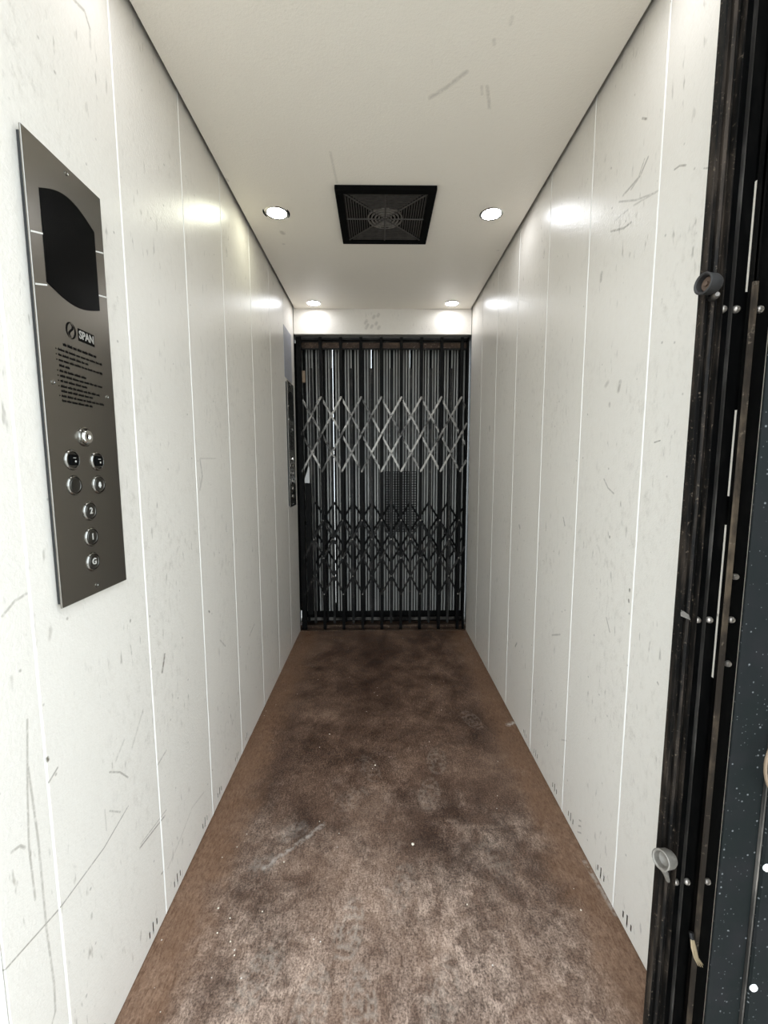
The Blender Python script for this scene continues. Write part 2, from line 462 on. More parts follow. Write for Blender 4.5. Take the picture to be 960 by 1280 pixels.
def lathe(bm, origin, axis, prof, seg=20, closed=False):
    """profile [(radius, height along axis)]"""
    o = Vector(origin); d = Vector(axis).normalized()
    u, v = frame_of(d)
    rings = []
    for r, h in prof:
        if r < 1e-6:
            rings.append([bm.verts.new(o + d * h)])
        else:
            rings.append([bm.verts.new(o + d * h + u * (r * math.cos(2 * math.pi * k / seg)) + v * (r * math.sin(2 * math.pi * k / seg))) for k in range(seg)])
    pairs = list(zip(rings[:-1], rings[1:]))
    if closed:
        pairs.append((rings[-1], rings[0]))
    for A, B in pairs:
        for k in range(seg):
            j = (k + 1) % seg
            if len(A) == 1 and len(B) == 1:
                continue
            if len(A) == 1:
                bm.faces.new((A[0], B[k], B[j]))
            elif len(B) == 1:
                bm.faces.new((A[k], B[0], A[j]))
            else:
                bm.faces.new((A[k], B[k], B[j], A[j]))

def tube(bm, pts, r, seg=8):
    pts = [Vector(p) for p in pts]
    rs = r if isinstance(r, (list, tuple)) else [r] * len(pts)
    prev = None
    rings = []
    for i, p in enumerate(pts):
        d = (pts[min(i + 1, len(pts) - 1)] - pts[max(i - 1, 0)]).normalized()
        u, v = frame_of(d)
        if prev is not None and u.dot(prev) < 0:
            u, v = -u, -v
        prev = u
        rings.append([bm.verts.new(p + u * (rs[i] * math.cos(2 * math.pi * k / seg)) + v * (rs[i] * math.sin(2 * math.pi * k / seg))) for k in range(seg)])
    for A, B in zip(rings[:-1], rings[1:]):
        for k in range(seg):
            j = (k + 1) % seg
            bm.faces.new((A[k], A[j], B[j], B[k]))
    bm.faces.new(list(reversed(rings[0]))); bm.faces.new(rings[-1])

def flat_bar(bm, a, b, width, y0, y1):
    """flat strap in an XZ plane between points a, b (x, z), rounded-ish ends"""
    d = Vector((b[0] - a[0], b[1] - a[1])).normalized()
    n = Vector((-d.y, d.x)) * (width / 2)
    e = d * (width * 0.5)
    A, B = Vector(a), Vector(b)
    o = [A - n, A - e * 0.9 - n * .45, A - e * 0.9 + n * .45, A + n, B + n, B + e * 0.9 + n * .45, B + e * 0.9 - n * .45, B - n]
    prism(bm, [(p.x, p.y) for p in o], 'Y', y0, y1)

def finish(bm, smooth=False, bevel=0.0, seg=1):
    bmesh.ops.remove_doubles(bm, verts=bm.verts, dist=1e-6)
    bmesh.ops.recalc_face_normals(bm, faces=bm.faces)
    if bevel > 0:
        es = [e for e in bm.edges if len(e.link_faces) == 2 and e.calc_face_angle(0) > 0.6]
        bmesh.ops.bevel(bm, geom=es, offset=bevel, segments=seg, affect='EDGES', profile=0.5, clamp_overlap=True)
    me = bpy.data.meshes.new('mesh')
    bm.to_mesh(me)
    bm.free()
    if smooth:
        me.polygons.foreach_set('use_smooth', [True] * len(me.polygons))
        try:
            me.set_sharp_from_angle(angle=math.radians(40))
        except Exception:
            pass
    return me

def origin_of(o):
    v = Vector((0, 0, 0))
    while o is not None:
        v += Vector(o.location); o = o.parent
    return v

def link(name, me, mat, parent=None, loc=None):
    """loc None: mesh is in world coordinates; else mesh is local and set at loc (world)"""
    o = bpy.data.objects.new(name, me)
    if me is not None and mat is not None:
        if len(me.materials) == 0:
            me.materials.append(M[mat])
    col.objects.link(o)
    base = origin_of(parent)
    if parent is not None:
        o.parent = parent
    if loc is None:
        if parent is not None and base.length > 0:
            me.transform(Matrix.Translation(-base))
        o.location = (0, 0, 0)
    else:
        o.location = Vector(loc) - base
    me.name = name
    return o

def part(name, build, mat, parent=None, smooth=False, bevel=0.0, seg=1):
    bm = bmesh.new()
    build(bm)
    return link(name, finish(bm, smooth, bevel, seg), mat, parent)

def tag(o, label, cat, group=None):
    o['label'] = label; o['category'] = cat
    if group:
        o['group'] = group
    return o

def thing(name, loc, label, cat, group=None):
    o = bpy.data.objects.new(name, None)
    o.empty_display_size = 0.1
    col.objects.link(o)
    o.location = loc
    return tag(o, label, cat, group)

def struct(name, build, mat, label=None, bevel=0.0):
    bm = bmesh.new(); build(bm)
    o = link(name, finish(bm, False, bevel), mat)
    o['kind'] = 'structure'
    if label:
        o['label'] = label
    return o

def copy_tree(o, parent=None):
    c = o.copy()
    col.objects.link(c)
    if parent is not None:
        c.parent = parent
    for ch in list(o.children):
        copy_tree(ch, c)
    return c

def text_mesh(body, size, depth=0.0004, bold=0.02):
    cu = bpy.data.curves.new('lettering', 'FONT')
    cu.body = body; cu.size = size; cu.extrude = depth
    cu.align_x = 'CENTER'; cu.align_y = 'CENTER'
    cu.resolution_u = 3
    cu.offset = size * bold
    o = bpy.data.objects.new('lettering', cu)
    col.objects.link(o)
    dg = bpy.context.evaluated_depsgraph_get()
    me = bpy.data.meshes.new_from_object(o.evaluated_get(dg))
    bpy.data.objects.remove(o)
    bpy.data.curves.remove(cu)
    return me

# ------------------------------------------------------------------ setting: cabin shell
SEAMS = [0.667, 0.997, 1.311, 1.618, 1.955, 2.285, 2.612]
BOUNDS = [Y0] + SEAMS + [D]
ZT = 2.235

def panel_mesh(side, y0, y1, slots):
    """pressed sheet panel with chamfered rim and cut ventilation slots"""
    X = 0.0 if side < 0 else W
    out = -1 if side < 0 else 1          # direction away from the cabin
    c = 0.0016
    hw = 0.0028
    holes = []
    for s in slots:
        for k, hh in ((-1, .009), (0, .017), (1, .009)):
            holes.append((s + k * .0165 - hw, s + k * .0165 + hw, .036 - hh, .036 + hh))
    ys = sorted(set([y0 + c, y1 - c] + [h[0] for h in holes] + [h[1] for h in holes]))
    zs = sorted(set([0.003 + c, ZT - c] + [h[2] for h in holes] + [h[3] for h in holes]))
    bm = bmesh.new()
    V = {}
    def gv(i, j):
        if (i, j) not in V:
            V[(i, j)] = bm.verts.new((X, ys[i], zs[j]))
        return V[(i, j)]
    for i in range(len(ys) - 1):
        for j in range(len(zs) - 1):
            my, mz = (ys[i] + ys[i + 1]) / 2, (zs[j] + zs[j + 1]) / 2
            if any(h[0] < my < h[1] and h[2] < mz < h[3] for h in holes):
                continue
            f = (gv(i, j), gv(i + 1, j), gv(i + 1, j + 1), gv(i, j + 1))
            bm.faces.new(f)
    be = [e for e in bm.edges if len(e.link_faces) == 1]
    def outer(v):
        return min(abs(v.co.y - (y0 + c)), abs(v.co.y - (y1 - c)), abs(v.co.z - (0.003 + c)), abs(v.co.z - (ZT - c))) < 1e-5
    oe = [e for e in be if outer(e.verts[0]) and outer(e.verts[1])]
    he = [e for e in be if e not in oe]
    r = bmesh.ops.extrude_edge_only(bm, edges=oe)
    nv = [g for g in r['geom'] if isinstance(g, bmesh.types.BMVert)]
    ne = [g for g in r['geom'] if isinstance(g, bmesh.types.BMEdge)]
    for v in nv:
        v.co.x += out * c
        if abs(v.co.y - (y0 + c)) < 1e-5: v.co.y = y0
        elif abs(v.co.y - (y1 - c)) < 1e-5: v.co.y = y1
        if abs(v.co.z - (0.003 + c)) < 1e-5: v.co.z = 0.003
        elif abs(v.co.z - (ZT - c)) < 1e-5: v.co.z = ZT
    ne = [e for e in ne if len(e.link_faces) == 1 and all(v in nv for v in e.verts)]
    r = bmesh.ops.extrude_edge_only(bm, edges=ne)
    for g in r['geom']:
        if isinstance(g, bmesh.types.BMVert):
            g.co.x = X + out * .012
    if he:
        r = bmesh.ops.extrude_edge_only(bm, edges=he)
        for g in r['geom']:
            if isinstance(g, bmesh.types.BMVert):
                g.co.x = X + out * .0008
    bmesh.ops.recalc_face_normals(bm, faces=bm.faces)
    # make sure the big face looks into the cabin
    big = max(bm.faces, key=lambda f: f.calc_area())
    if big.normal.x * out > 0:
        bmesh.ops.reverse_faces(bm, faces=bm.faces)
    me = bpy.data.meshes.new('wall_panel')
    bm.to_mesh(me); bm.free()
    return me

def build_wall(side):
    nm = 'wall_left' if side < 0 else 'wall_right'
    out = -1 if side < 0 else 1
    X = 0.0 if side < 0 else W
    a, b = sorted((X + out * .032, X + out * .05))
    w = struct(nm, lambda bm: box(bm, a, b, Y0, 3.12, -.03, 2.30), 'dark_void',
               'white scuffed sheet metal cabin wall made of tall panels')
    gap = 0.0014
    for i, (p, q) in enumerate(zip(BOUNDS[:-1], BOUNDS[1:])):
        slots = []
        if i > 0 and p < 1.70: slots.append(p + .064)
        if i < len(BOUNDS) - 2 and q < 1.70: slots.append(q - .062)
        if i == 0: slots = []
        marks = [mk for mk in (LEFT_MARKS if side < 0 else RIGHT_MARKS) if max(c[0] for c in mk[0]) > p - .01 and min(c[0] for c in mk[0]) < q + .01]
        key = '%s_%d' % (nm, i)
        M[key] = wall_material('scuffed_white_panel_paint', marks, (1, 2), 0)
        link('wall_panel', panel_mesh(side, p + (gap if i else 0), q - (gap if i < len(BOUNDS) - 2 else 0), slots), key, w)
        if i:
            bead = [(X + out * (.0024 - .0027 * math.sin(math.pi * k / 6)), p - .0012 * math.cos(math.pi * k / 6)) for k in range(7)]
            part('seam_glint_bead', lambda bm: prism(bm, bead + [(X + out * .008, p + .0012), (X + out * .008, p - .0012)], 'Z', .003, ZT), 'joint', w, True)  # added bead; the glint of the lit panel edge is put into its white
    return w
build_wall(-1)
build_wall(1)

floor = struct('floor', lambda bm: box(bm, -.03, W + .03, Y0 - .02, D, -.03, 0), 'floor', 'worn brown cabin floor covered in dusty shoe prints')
struct('ceiling', lambda bm: box(bm, .013, W - .013, Y0, D - .001, H, H + .012), 'ceil', 'cream painted flat cabin ceiling')
struct('trim_1', lambda bm: box(bm, .002, W - .002, D, D + .02, 2.04, H + .02), 'head', 'white header panel above the closed gate', .001)
struct('trim_2', lambda bm: box(bm, .002, W - .002, Y0, Y0 + .02, 2.06, H - .001), 'head', 'white header panel above the open entrance')
struct('trim_3', lambda bm: (box(bm, -.03, W + .03, D, D + .012, -.03, .004), box(bm, -.03, W + .03, D + .012, D + .045, -.03, -.012),
                             box(bm, -.03, W + .03, D + .085, D + .10, -.03, .010), box(bm, -.03, W + .03, D + .045, D + .085, -.03, -.012),
                             box(bm, -.03, W + .03, D + .10, D + .21, -.03, -.004), box(bm, -.03, W + .03, D + .21, D + .225, -.03, .016)),
       'sill', 'rusty brown steel gate track across the far sill')
struct('trim_4', lambda bm: box(bm, -.05, -.0005, .50, Y0 - .001, -.003, 2.10), 'joint', 'white front post at the left of the entrance', .002)
struct('ceiling_shaft', lambda bm: box(bm, -.05, W + .05, Y0, 3.3, 2.30, 2.34), 'dark_void', 'dark cabin roof above the ceiling panel')
struct('wall_back', lambda bm: (box(bm, -2.0, -.05, 3.12, 3.3, -.03, 3.4), box(bm, W + .05, 3.2, 3.12, 3.3, -.03, 3.4), box(bm, -.05, W + .05, 3.12, 3.3, 2.06, 3.4)),
       'shaft', 'landing wall around the far entrance')
struct('wall_front', lambda bm: (box(bm, -2.5, -.051, .42, .56, -.03, 3.4), box(bm, 1.40, 3.7, .42, .56, -.03, 3.4), box(bm, -.05, 1.40, .42, .56, 2.10, 3.4)),
       'shaft', 'landing wall around the near entrance')
struct('floor_landing', lambda bm: (box(bm, -9, 10, -12, Y0 - .03, -.06, -.004), box(bm, -9, 10, 3.14, 14, -.06, -.004)), 'concrete', 'grey landing floor outside the cabin')

# ------------------------------------------------------------------ ceiling downlights
def downlight(x, y, lens, label, misfit=0.0, group=None):
    t = thing('downlight', (x, y, H), label, 'downlight', group)
    if misfit:
        def crescents(bm, spec):
            for s, a0, a1, ro in (spec,):
                A = [math.radians(a0 + (a1 - a0) * k / 8) for k in range(9)]
                outer = [(x + ro * math.cos(a), y + ro * math.sin(a)) for a in A]
                inner = [(x + s * .006 * math.sin(math.pi * k / 8) * -1 + ro * .95 * math.cos(a), y + ro * .95 * math.sin(a)) for k, a in enumerate(A)]
                prism(bm, outer + inner[::-1], 'Z', H - .0008, H - .0001)
        for spec in ((-1, 150, 205, .056), (1, -25, 40, .0525)):
            part('cutout_gap', lambda bm: crescents(bm, spec), 'black_plastic', t)
    part('trim_ring', lambda bm: lathe(bm, (x, y, H), (0, 0, -1), [(.0475, 0), (.0480, .0018), (.0455, .0036), (.0415, .0040), (.0385, .0022), (.0385, 0)], 32), 'chrome', t, True)
    part('lens', lambda bm: lathe(bm, (x, y, H), (0, 0, -1), [(.0383, .0004), (.0385, .0022), (.030, .0038), (.016, .0046), (0, .0048)], 32), lens, t, True)
    return t
downlight(.149, 1.850, 'lens_warm', 'greenish-white ceiling downlight with a dark gap round its loose rim', .004)
downlight(1.026, 1.848, 'lens_cool', 'cool white ceiling downlight beside the black vent, nearest the right wall')
downlight(.151, 2.812, 'lens_cool', 'small cool ceiling downlight by the far header, above the notice sheet')
downlight(1.030, 2.808, 'lens_cool', 'small cool ceiling downlight by the far header, on the plain wall side')
downlight(.150, .885, 'lens_cool', 'ceiling downlight just inside the entrance above the button panel')
downlight(1.028, .885, 'lens_cool', 'ceiling downlight just inside the entrance above the folded gate')

# ------------------------------------------------------------------ ceiling vent
vx0, vx1, vy0, vy1 = .401, .780, 1.673, 2.062
vcx, vcy = (vx0 + vx1) / 2, (vy0 + vy1) / 2
v = thing('ceiling_vent', (vcx, vcy, H), 'square black ventilation grille in the cream ceiling', 'vent')
part('backing', lambda bm: box(bm, vx0 + .01, vx1 - .01, vy0 + .01, vy1 - .01, H - .003, H - .0005), 'black_plastic', v)
for a in ((vx0, vx1, vy0, vy0 + .030), (vx0, vx1, vy1 - .030, vy1), (vx0, vx0 + .030, vy0 + .030, vy1 - .030), (vx1 - .030, vx1, vy0 + .030, vy1 - .030)):
    part('frame_bar', lambda bm: box(bm, a[0], a[1], a[2], a[3], H - .016, H), 'black_plastic', v, False, .002)
hx, hy = (vx1 - vx0) / 2 - .032, (vy1 - vy0) / 2 - .032
def at_vent(dx, dy): return (vcx + dx, vcy + dy)
for k in range(10):                      # straight slats, one set per quadrant
    f = 0.42 + 0.56 * k / 9
    for s in (-1, 1):
        part('slat', lambda bm: box(bm, vcx - hx * f * .93, vcx + hx * f * .93, vcy + s * hy * f - .0022, vcy + s * hy * f + .0022, H - .012, H - .005), 'fan_grey', v)
        part('slat', lambda bm: box(bm, vcx + s * hx * f - .0022, vcx + s * hx * f + .0022, vcy - hy * f * .93, vcy + hy * f * .93, H - .012, H - .005), 'fan_grey', v)
for k in range(5):
    r = .010 + .0145 * k
    part('ring', lambda bm: lathe(bm, (vcx, vcy, H), (0, 0, -1), [(r, .006), (r, .013), (r + .0042, .013), (r + .0042, .006)], 28, True), 'fan_ring', v)
for s in (-1, 1):
    def diag(bm, s=s):
        tube(bm, [(vcx - hx, vcy - s * hy, H - .012), (vcx + hx, vcy + s * hy, H - .012)], .003, 6)
    part('diagonal_rib', diag, 'fan_grey', v)
part('cross_rib', lambda bm: tube(bm, [(vcx - hx, vcy, H - .0125), (vcx + hx, vcy, H - .0125)], .003, 6), 'fan_grey', v)
part('cross_rib', lambda bm: tube(bm, [(vcx, vcy - hy, H - .0125), (vcx, vcy + hy, H - .0125)], .003, 6), 'fan_grey', v)

# ------------------------------------------------------------------ car operating panel (left wall)
TXT = Matrix(((0, 0, 1, 0), (1, 0, 0, 0), (0, 1, 0, 0), (0, 0, 0, 1)))     # text x -> +Y, y -> +Z, normal -> +X
def wall_text(parent, name, body, size, y, z, x, mat, sx=1.0):
    me = text_mesh(body, size)
    me.transform(Matrix.Translation((x, y, z)) @ TXT @ Matrix.Diagonal((sx, 1, 1, 1)))
    me.materials.clear()
    return link(name, me, mat, parent)

def control_panel():
    t = thing('control_panel', (0, .810, .929), 'brushed steel lift control panel beside the open entrance, legible buttons and logo', 'control panel')
    F = .012
    part('plate', lambda bm: box(bm, F - .003, F, .7165, .9045, .929, 1.700), 'steel', t, False, .0006)
    part('back_box', lambda bm: box(bm, .0002, F - .003, .7225, .8985, .935, 1.694), 'dark_void', t)
    # arched display
    top = [(.745 + .132 * k / 12, 1.624 + .023 * math.sin(math.pi * k / 12)) for k in range(13)]
    bot = [(.877 - .132 * k / 12, 1.4785 - .0155 * math.sin(math.pi * k / 12)) for k in range(13)]
    d = part('display', lambda bm: prism(bm, top + bot, 'X', F - .001, F + .0012), 'glass_black', t)
    # two fine slanting lines run across the plate and pass behind the display
    for a in ((.7195, 1.545, .7445, 1.5535), (.8785, 1.590, .9025, 1.5975), (.7195, 1.4655, .7445, 1.4735), (.8785, 1.5085, .9025, 1.5135)):
        part('slanting_line', lambda bm: prism(bm, [(a[0], a[1] - .0013), (a[2], a[3] - .0013), (a[2], a[3] + .0013), (a[0], a[1] + .0013)], 'X', F - .0002, F + .0003), 'icon', t)
    # maker's emblem: ring with a swirl, and boxed lettering
    def emblem(bm):
        cy, cz = .7925, 1.4155
        for sgn in (1, -1):
            A = [math.radians((75 if sgn > 0 else 255) + 175 * k / 14) for k in range(15)]
            o = [(cy + .0125 * math.cos(a), cz + .0145 * math.sin(a)) for a in A]
            i = [(cy + (.0125 - .0038 * math.sin(math.pi * k / 14)) * math.cos(a), cz + (.0145 - .0042 * math.sin(math.pi * k / 14)) * math.sin(a)) for k, a in enumerate(A)]
            prism(bm, o + i[1:-1][::-1], 'X', F, F + .0004)
        sw = [(cy + .0050 * math.sin(2 * math.pi * k / 16), cz + .0125 - .025 * k / 16) for k in range(17)]
        wd = [.0004 + .0022 * math.sin(math.pi * k / 16) for k in range(17)]
        prism(bm, [(p[0] - w, p[1]) for p, w in zip(sw, wd)] + [(p[0] + w, p[1]) for p, w in zip(sw, wd)][::-1], 'X', F, F + .0004)
    part('logo_emblem', emblem, 'print', t)
    lb = part('logo_box', lambda bm: box(bm, F, F + .0004, .8105, .8545, 1.4035, 1.4255), 'print', t)
    wall_text(lb, 'logo_lettering', 'SPAN', .0200, .8325, 1.4145, F + .0006, 'print_pale', .84)
    # block of small printed instructions, too small to read
    def small_print(bm):
        r = random.Random(3)
        rows = [(.770, .857, 1.3855, 1.25)] + [(.757, e, z, 1.0) for e, z in
                ((.873, 1.3745), (.832, 1.3655), (.872, 1.3565), (.782, 1.3475), (.823, 1.3385), (.872, 1.3300), (.826, 1.3215), (.862, 1.3125), (.838, 1.3045), (.873, 1.2960), (.835, 1.2880))]
        for y0, y1, z, k in rows:
            if k == 1.0 and z not in (1.3475, 1.3045, 1.2880):
                box(bm, F, F + .0003, .7515, .7535, z - .001, z + .001)
            y = y0
            while y < y1 - .003:
                w = r.uniform(.006, .016)
                e = min(y + w, y1)
                h = .0017 * k
                box(bm, F, F + .0003, y, e, z - h, z + h)
                q = y + .0015
                while q < e - .001:
                    if r.random() < .45:
                        box(bm, F, F + .0003, q, q + .0009, z + h, z + h + .0012)
                    q += .0028
                y = e + .0021
    part('printed_instructions', small_print, 'print', t)
    for y, z in ((.7395, 1.316), (.8820, 1.3135), (.8125, 1.688), (.8085, .945)):
        sc = part('screw', lambda bm: lathe(bm, (F, y, z), (1, 0, 0), [(.0038, -.001), (.0038, .0012), (.0022, .0016), (.0016, .0006), (0, .0006)], 14), 'bezel', t, True)
    def button(y, z, kind):
        b = part('button', lambda bm: lathe(bm, (F, y, z), (1, 0, 0), [(.0138, -.001), (.0138, .0026), (.0132, .0034), (.0124, .0034), (.0118, .0026), (0, .0022)], 28), 'chrome_dull', t, True)
        part('bezel', lambda bm: lathe(bm, (F, y, z), (1, 0, 0), [(.0182, -.0005), (.0180, .0014), (.0168, .0030), (.0153, .0030), (.0147, .0012), (.0147, -.0005)], 28, True), 'bezel', b, True)
        if kind in '21G':
            wall_text(b, 'numeral', kind, .0165, y, z, F + .0030, 'icon_dim')
        elif kind == 'bell':
            pts = [(-.0045, -.0035), (.0045, -.0035), (.0030, -.0015), (.0026, .0022), (.0012, .0046), (0, .0056), (-.0012, .0046), (-.0026, .0022), (-.0030, -.0015)]
            part('bell_icon', lambda bm: (prism(bm, [(y + p, z + q) for p, q in pts], 'X', F + .0024, F + .0032), lathe(bm, (F, y, z - .0050), (1, 0, 0), [(.0016, .0024), (.0016, .0032), (0, .0032)], 10)), 'icon', b)
        return b
    for y, z, k in ((.770, 1.1405, 'blank'), (.836, 1.1390, 'bell'), (.805, 1.090, '2'), (.804, 1.0405, '1'), (.803, .9925, 'G')):
        button(y, z, k)
    for y, z in ((.769, 1.186), (.8365, 1.1845)):
        s = part('rocker_switch', lambda bm: box(bm, F - .001, F + .0052, y - .0088, y + .0088, z - .0095, z + .0095), 'black_plastic', t, False, .0012)
        part('bezel', lambda bm: lathe(bm, (F, y, z), (1, 0, 0), [(.0186, -.0005), (.0184, .0014), (.0170, .0032), (.0150, .0032), (.0140, .0012), (.0140, -.0005)], 28, True), 'bezel', s, True)
        part('switch_plate', lambda bm: lathe(bm, (F, y, z), (1, 0, 0), [(.0142, -.0005), (.0142, .0010), (0, .0010)], 24), 'chrome_dull', s)
        part('switch_mark', lambda bm: (box(bm, F + .0050, F + .0055, y - .0035, y + .0035, z + .0030, z + .0040), box(bm, F + .0050, F + .0055, y + .0005, y + .0035, z - .0045, z - .0010)), 'icon_dim', s)
    k = part('key_switch', lambda bm: lathe(bm, (F, .806, 1.229), (1, 0, 0), [(.0125, -.001), (.0125, .0065), (.0112, .0085), (.0060, .0085), (.0060, .0060), (0, .0060)], 28), 'chrome', t, True)
    part('bezel', lambda bm: lathe(bm, (F, .806, 1.229), (1, 0, 0), [(.0180, -.0005), (.0178, .0020), (.0160, .0034), (.0140, .0020), (.0128, -.0005)], 28, True), 'bezel', k, True)
    part('key_slot', lambda bm: box(bm, F + .0058, F + .0066, .8050, .8070, 1.2245, 1.2335), 'black_plastic', k)
    return t
cop = control_panel()
cop2 = copy_tree(cop)
cop2.location = (0, .810 + 1.905, .917)
cop2['label'] = 'dark lift control panel under the notice sheet next to the closed gate'

# stained edge of the wall cut-out beside the near panel
ns = thing('notice_sheet', (0, 2.71, 1.70), 'lavender-grey printed notice sheet stuck above the far control panel', 'notice')
part('paper', lambda bm: box(bm, .0002, .0016, 2.605, 2.818, 1.705, 2.005), 'notice', ns)
def notice_print(bm):
    r = random.Random(9)
    z = 1.985
    while z > 1.72:
        y = 2.620
        while y < 2.80:
            w = r.uniform(.012, .034)
            box(bm, .0016, .0019, y, min(y + w, 2.804), z - .004, z)
            y += w + .006
        z -= r.choice((.013, .013, .022))
part('printed_lines', notice_print, 'gate_grey', ns)

# ------------------------------------------------------------------ far cabin gate (closed)
def channel_mesh(w, d, z0, z1, t=.0032):
    """U-channel, back (web) towards the cabin"""
    o = [(-w / 2, 0), (w / 2, 0), (w / 2, d), (w / 2 - t, d), (w / 2 - t, t), (-w / 2 + t, t), (-w / 2 + t, d), (-w / 2, d)]
    bm = bmesh.new()
    prism(bm, o, 'Z', z0, z1)
    return finish(bm)

PX = [.168 + .1375 * k for k in range(8)]
IX = [x + .06875 for x in PX[:-1]] + [PX[0] - .06875]
GY = 2.962
g = thing('collapsible_gate', (W / 2, 2.97, 0), 'closed black folding lattice gate across the far end of the cabin', 'gate')
pm = channel_mesh(.021, .014, -.010, 2.036)
for x in PX:
    link('picket', pm, 'gate_black', g, (x, GY, 0))
im = channel_mesh(.017, .010, .028, 1.838)
for x in IX + [PX[-1] + .045]:
    link('picket', im, 'strap_dark', g, (x, GY + .024, 0))
ROWS = [(1.640, 1.390), (1.390, 1.135), (.790, .520), (.520, .255)]
EDGE = [PX[0] - .1375] + PX + [PX[-1] + .1375]
def strap(parent, a, b, y, mat='gate_strap', w=.0135):
    part('lattice_strap', lambda bm: flat_bar(bm, a, b, w, y, y + .0035), mat, parent)
for ri, (zt, zb) in enumerate(ROWS):
    sm_ = 'gate_strap' if ri < 2 else 'strap_dark'
    for x0, x1 in zip(EDGE[:-1], EDGE[1:]):
        if x1 > W:
            f = (W - .012 - x0) / (x1 - x0)
            strap(g, (x0, zb), (x0 + (x1 - x0) * f, zb + (zt - zb) * f), GY - .006, sm_)
            strap(g, (x0, zt), (x0 + (x1 - x0) * f, zt + (zb - zt) * f), GY + .018, sm_)
            continue
        strap(g, (x0, zb), (x1, zt), GY - .006, sm_)
        strap(g, (x0, zt), (x1, zb), GY + .018, sm_)
def rivets(bm):
    for zt, zb in ROWS:
        for x in PX:
            for z in (zt, zb):
                lathe(bm, (x, GY - .006, z), (0, -1, 0), [(.0055, 0), (.0050, .0020), (0, .0028)], 8)
        for x in IX:
            lathe(bm, (x, GY - .006, (zt + zb) / 2), (0, -1, 0), [(.0055, 0), (.0050, .0020), (0, .0028)], 8)
rv = part('rivets', rivets, 'gate_strap', g); rv['kind'] = 'stuff'
part('lead_post', lambda bm: (box(bm, .004, .036, GY - .004, GY + .034, -.010, 2.036), box(bm, .036, .041, GY - .014, GY + .010, -.010, 2.036)), 'gate_black', g, False, .0015)
part('lock_box', lambda bm: box(bm, .046, .086, GY + .004, GY + .030, .10, 1.05), 'gate_black', g, False, .002)
part('receiving_post', lambda bm: box(bm, W - .016, W - .003, GY - .004, GY + .034, -.010, 2.036), 'gate_black', g, False, .0015)
part('top_track', lambda bm: (box(bm, .003, W - .003, GY + .036, GY + .050, 1.966, 1.975), box(bm, .003, W - .003, GY + .016, GY + .040, 2.022, 2.034), box(bm, .003, W - .003, GY + .052, GY + .058, 1.975, 2.040)), 'strap_dark', g)
part('track_beam', lambda bm: box(bm, .003, W - .003, GY + .044, GY + .052, 1.976, 2.012), 'sill', g)
part('latch_plate', lambda bm: box(bm, .0445, .066, GY - .016, GY - .010, 1.735, 1.812), 'brown_latch', g, False, .001)
part('latch_glint_plate', lambda bm: prism(bm, [(.047, 1.055), (.082, 1.055), (.082, 1.168), (.074, 1.168), (.060, 1.12), (.048, 1.085)], 'Y', GY - .018, GY - .014), 'latch_glint', g)  # latch plate, with the light it reflects put into its white colour

# ------------------------------------------------------------------ landing gate behind it: pleated steel slats and dark lattice
LY = 3.062
lg = thing('landing_gate', (W / 2, 3.07, 0), 'grey pleated steel landing gate seen through the lattice gate', 'gate')
def slat_mesh(w):
    """fluted slat: flat ribs with deep grooves between them, shade painted in black"""
    n = 3
    rib, gr = w / n * .66, w / n * .51
    pts = []
    x = -w / 2
    for k in range(n):
        pts += [(x, 0.0), (x + rib, 0.0)]
        x += rib
        if k < n - 1:
            pts += [(x, .011), (x + gr, .011)]
            x += gr
    o = pts + [(pts[-1][0], .0125), (pts[0][0], .0125)]
    bm = bmesh.new()
    prism(bm, o, 'Z', .085, 2.035)
    me = finish(bm)
    me.materials.append(M['gate_grey']); me.materials.append(M['gate_black'])
    for p in me.polygons:
        if p.center.y > .001:
            p.material_index = 1  # groove shade put into the colour as black
    return me
sm = slat_mesh(.0500)
for k in range(18):
    link('slat', sm, 'gate_grey', lg, (.168 + .06875 * (k - 2) - .0265, LY + .030, 0))
for k in range(18):                                  # dark back strips behind the gaps; a few stand aside and let daylight through
    off = .0044 if k in (4, 5, 8, 12, 14) else 0.0
    part('back_strip', lambda bm: box(bm, .168 + .06875 * (k - 2.5) - .012 + off - .0265, .168 + .06875 * (k - 2.5) + .012 + off - .0265, LY + .0435, LY + .0465, .085, 2.035), 'gate_black', lg)
part('added_dark_plate', lambda bm: box(bm, -.02, W + .02, LY + .052, LY + .056, -.02, .14), 'gate_black', lg)  # added dark plate, shuts out daylight in the gap below the slats
lm = channel_mesh(.016, .010, .010, 2.036)
for x in [.168 + .1375 * q + .0085 for q in range(-1, 8)]:
    link('picket', lm, 'gate_black', lg, (x, LY, 0))
LE = [.168 - .06875 + .1375 * q for q in range(9)]
for zt, zb in ((.905, .69), (.69, .465)):
    for x0, x1 in zip(LE[:-1], LE[1:]):
        x1 = min(x1, W - .012)
        f = (x1 - x0) / .1375
        strap(lg, (x0, zb), (x1, zb + (zt - zb) * f), LY - .005, 'gate_black', .014)
        strap(lg, (x0, zt), (x1, zt + (zb - zt) * f), LY + .014, 'gate_black', .014)
part('bottom_track', lambda bm: box(bm, .0, W, LY + .012, LY + .020, .018, .040), 'gate_strap', lg)
# perforated sheet on the landing gate
def perforated(bm):
    for i in range(14):
        x = .606 + .228 * i / 13
        box(bm, x - .0022, x + .0022, LY + .020, LY + .024, .69, 1.13)
    for i in range(25):
        z = .69 + .44 * i / 24
        box(bm, .604, .836, LY + .020, LY + .024, z - .0026, z + .0026)
pf = part('perforated_sheet', perforated, 'gate_black', lg)

